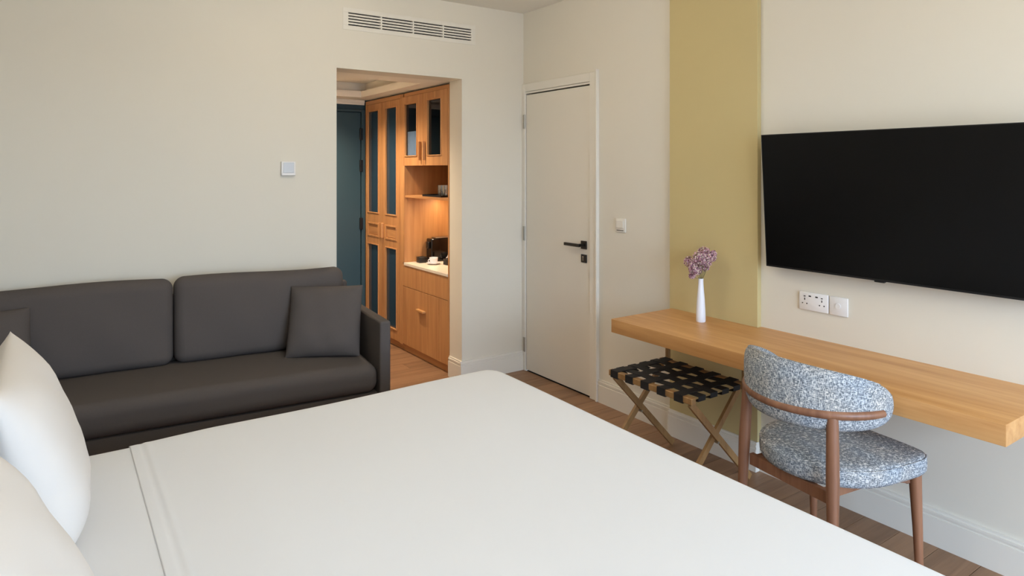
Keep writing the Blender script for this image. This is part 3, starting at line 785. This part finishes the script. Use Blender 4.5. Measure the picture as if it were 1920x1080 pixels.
# ------------------------------------------------------------------ minibar cabinet
k_ = thing('minibar_cabinet', 'oak minibar cabinet with lit coffee niche and glazed upper doors', 'cabinet', (2.63, 4.63, 0)); L0 = k_.location
KY0, KY1 = 4.226, 5.038; NY0, NY1 = 4.245, 4.975; XBK = 2.88
obj('side_panel', MB().box(CX+.0, 2.94, KY0, NY0, .0, 2.118), 'cab', k_, off=L0)
obj('side_panel', MB().box(CX+.021, 2.94, NY1, KY1, .055, 2.118), 'cab', k_, off=L0)
obj('face_post', MB().box(CX, CX+.0208, 5.007, KY1, .055, 2.118, .001, 1), 'cab', k_, off=L0)
obj('niche_edge', MB().box(CX, CX+.0208, NY1, 5.0065, .7355, 1.527), 'cab', k_, off=L0)
obj('back_panel', MB().box(XBK, 2.94, NY0+.0005, NY1-.0005, .06, 2.1), 'cab', k_, off=L0)
obj('shelf', MB().box(CX+.006, XBK-.0005, NY0+.0005, NY1-.0005, 1.268, 1.286), 'caby', k_, off=L0)
obj('niche_top', MB().box(CX+.022, XBK-.0005, NY0+.0005, NY1-.0005, 1.530, 1.550), 'caby', k_, off=L0)
obj('cornice', MB().box(CX-.0, CX+.0215, NY0+.0005, NY1-.0005, 2.092, 2.118), 'caby', k_, off=L0)
obj('interior_shade', MB().box(CX+.12, XBK-.001, NY0+.0005, NY1-.0005, 2.095, 2.115).box(XBK-.010, XBK-.0006, NY0+.0005, NY1-.0005, 1.5505, 2.0945).box(CX+.021, XBK-.0105, NY1-.005, NY1-.0005, 1.5505, 2.0945), 'inside', k_, off=L0)  # added dark sheets stand in for shade behind the panes
uA = frame_door(k_, L0, 4.645, NY1+.030, 1.528, 2.090, [(4.741, 4.968, 1.600, 2.032)], glass='pane')
uB = frame_door(k_, L0, 4.250, 4.640, 1.528, 2.090, [(4.341, 4.572, 1.600, 2.036)], glass='pane')
obj('handle', MB().box(CX-.026, CX-.0005, 4.668, 4.682, 1.568, 1.716, .003, 1), 'cab', uA, off=L0)
obj('handle', MB().box(CX-.026, CX-.0005, 4.598, 4.612, 1.568, 1.716, .003, 1), 'cab', uB, off=L0)
obj('drawer_front', MB().box(CX, CX+.020, NY0+.001, NY1+.030, .541, .712, .001, 1), 'cab', k_, off=L0)
obj('filler_strip', MB().box(CX, CX+.020, NY0+.001, 4.383, .066, .537, .001, 1), 'cab', k_, off=L0)
obj('filler_strip', MB().box(CX, CX+.020, 4.890, NY1+.030, .066, .537, .001, 1), 'cab', k_, off=L0)
ld_ = obj('door', MB().box(CX, CX+.020, 4.387, 4.886, .066, .537, .001, 1), 'cab', k_, off=L0)
obj('handle', MB().box(CX-.028, CX-.0005, 4.594, 4.720, .384, .401, .004, 2), 'desk', ld_, off=L0)
obj('carcass', MB().box(CX+.024, XBK-.001, NY0+.001, NY1-.001, .058, .712), 'cab', k_, off=L0)
obj('plinth', MB().box(CX+.030, 2.92, NY0+.001, KY1, 0, .0545), 'caby', k_, off=L0)
led = obj('light_strip', MB().box(2.66, 2.675, NY0+.06, NY1-.06, 1.258, 1.2675), 'led', k_, off=L0)
la = bpy.data.lights.new('niche_light', 'AREA'); la.shape = 'RECTANGLE'; la.size = .02; la.size_y = .6; la.energy = 2.8; la.color = (1, .80, .54)
lao = bpy.data.objects.new('niche_light', la); COL.objects.link(lao); lao.parent = k_; lao.location = (2.667-2.63, 4.61-4.63, 1.255)
ct = obj('countertop', MB().box(CX-.006, XBK-.001, NY0+.0008, NY1-.0008, .7125, .735, .002, 1), 'stone')
tag(ct, 'pale marble countertop in the lit coffee niche', 'countertop')
ZK = .735
# coffee machine
m_ = thing('coffee_machine', 'slim black coffee machine on the niche countertop', 'coffee machine', (2.70, 4.905, ZK)); L0 = m_.location
obj('body', MB().box(2.556, 2.840, 4.860, 4.954, ZK+.0, ZK+.190, .010, 3), 'gloss_black', m_, off=L0, smooth=50)
obj('spout', MB().box(2.538, 2.5565, 4.884, 4.930, ZK+.110, ZK+.165, .006, 2), 'black', m_, off=L0, smooth=50)
obj('drip_tray', MB().box(2.536, 2.5565, 4.870, 4.944, ZK, ZK+.026, .004, 1), 'black', m_, off=L0)
obj('top_lid', MB().box(2.60, 2.80, 4.866, 4.948, ZK+.1905, ZK+.198, .003, 1), 'steel', m_, off=L0)
def cup(x, yy, label):
    sc = obj('saucer', MB().lathe([(.001, 0), (.030, 0), (.056, .012), (.058, .014), (.030, .006), (.001, .005)], 28), 'ceramic', smooth=50)
    sc.location = (x, yy, ZK); tag(sc, 'white saucer under the %s' % label, 'saucer', 'coffee saucers')
    cp = thing('coffee_cup', label[0].upper()*0+label, 'cup', (x, yy, ZK+.0062), group='coffee cups')
    obj('bowl', MB().lathe([(.001, 0), (.024, 0), (.030, .010), (.035, .048), (.033, .048), (.028, .012), (.001, .005)], 28), 'ceramic', cp, smooth=50)
    ap = [(-.034-.018*math.sin(math.pi*q/8), 0, .010+.030*q/8) for q in range(9)]
    obj('handle', MB().tube([(a*.98, .0, c) for a, _, c in ap], .0035, 8), 'ceramic', cp, smooth=50)
    return cp
cup(2.515, 4.745, 'white coffee cup in front of the coffee machine')
cup(2.705, 4.790, 'white coffee cup half hidden at the right end of the niche')
def caddy(x, yy, label, ang):
    t = thing('pod_box', label, 'box', (x, yy, ZK), math.radians(ang), 'small black boxes in the niche')
    obj('body', MB().box(-.032, .032, -.032, .032, 0, .036, .004, 2), 'black', t, smooth=50)
    obj('lid', MB().box(-.033, .033, -.033, .033, .0362, .048, .003, 1), 'black', t, smooth=50)
caddy(2.480, 4.890, 'small black box left of the coffee cup', 0)
caddy(2.600, 4.655, 'small black box at the right edge of the niche', 0)
# tray with glasses on the shelf
ZS = 1.286
tr = thing('serving_tray', 'dark serving tray under the glasses on the niche shelf', 'tray', (2.50, 4.55, ZS)); L0 = tr.location
obj('plate', MB().box(2.395, 2.600, 4.400, 4.700, ZS, ZS+.008, .003, 1), 'black', tr, off=L0)
mb = MB(); mb.box(2.392, 2.3945, 4.40, 4.70, ZS, ZS+.016).box(2.6005, 2.603, 4.40, 4.70, ZS, ZS+.016).box(2.392, 2.603, 4.7005, 4.703, ZS, ZS+.016).box(2.392, 2.603, 4.397, 4.3995, ZS, ZS+.016)
obj('rim', mb, 'black', tr, off=L0)
gm = MB().lathe([(.001, 0), (.026, 0), (.030, .006), (.033, .082), (.0315, .082), (.0275, .010), (.001, .007)], 24)
gme = mesh_of('glass', gm, 50); gme.materials.append(M['clear'])
for (x, yy, lb) in ((2.450, 4.490, 'clear tumbler at the front left of the tray'), (2.530, 4.520, 'clear tumbler in the middle of the tray'), (2.455, 4.400+.035, 'clear tumbler at the right end of the tray')):
    o = link_mesh('tumbler', gme, None, (x, yy, ZS+.0085)); tag(o, lb, 'glass', 'tumblers on the tray')
o = obj('carafe', MB().lathe([(.001, 0), (.030, 0), (.034, .008), (.034, .080), (.016, .115), (.015, .135), (.013, .135), (.014, .114), (.032, .079), (.031, .010), (.001, .006)], 24), 'clear', smooth=50)
o.location = (2.545, 4.440, ZS+.0085); tag(o, 'clear glass water bottle on the tray', 'bottle')
# pale grey block behind the upper left pane
o = obj('grey_block', rbox_mb(.014, .108, .127, .004, 4, 2).shift((2.4025, 4.855, 1.6785)), 'palegrey', smooth=60)
tag(o, 'pale grey block behind the left glazed cabinet door', 'bag')
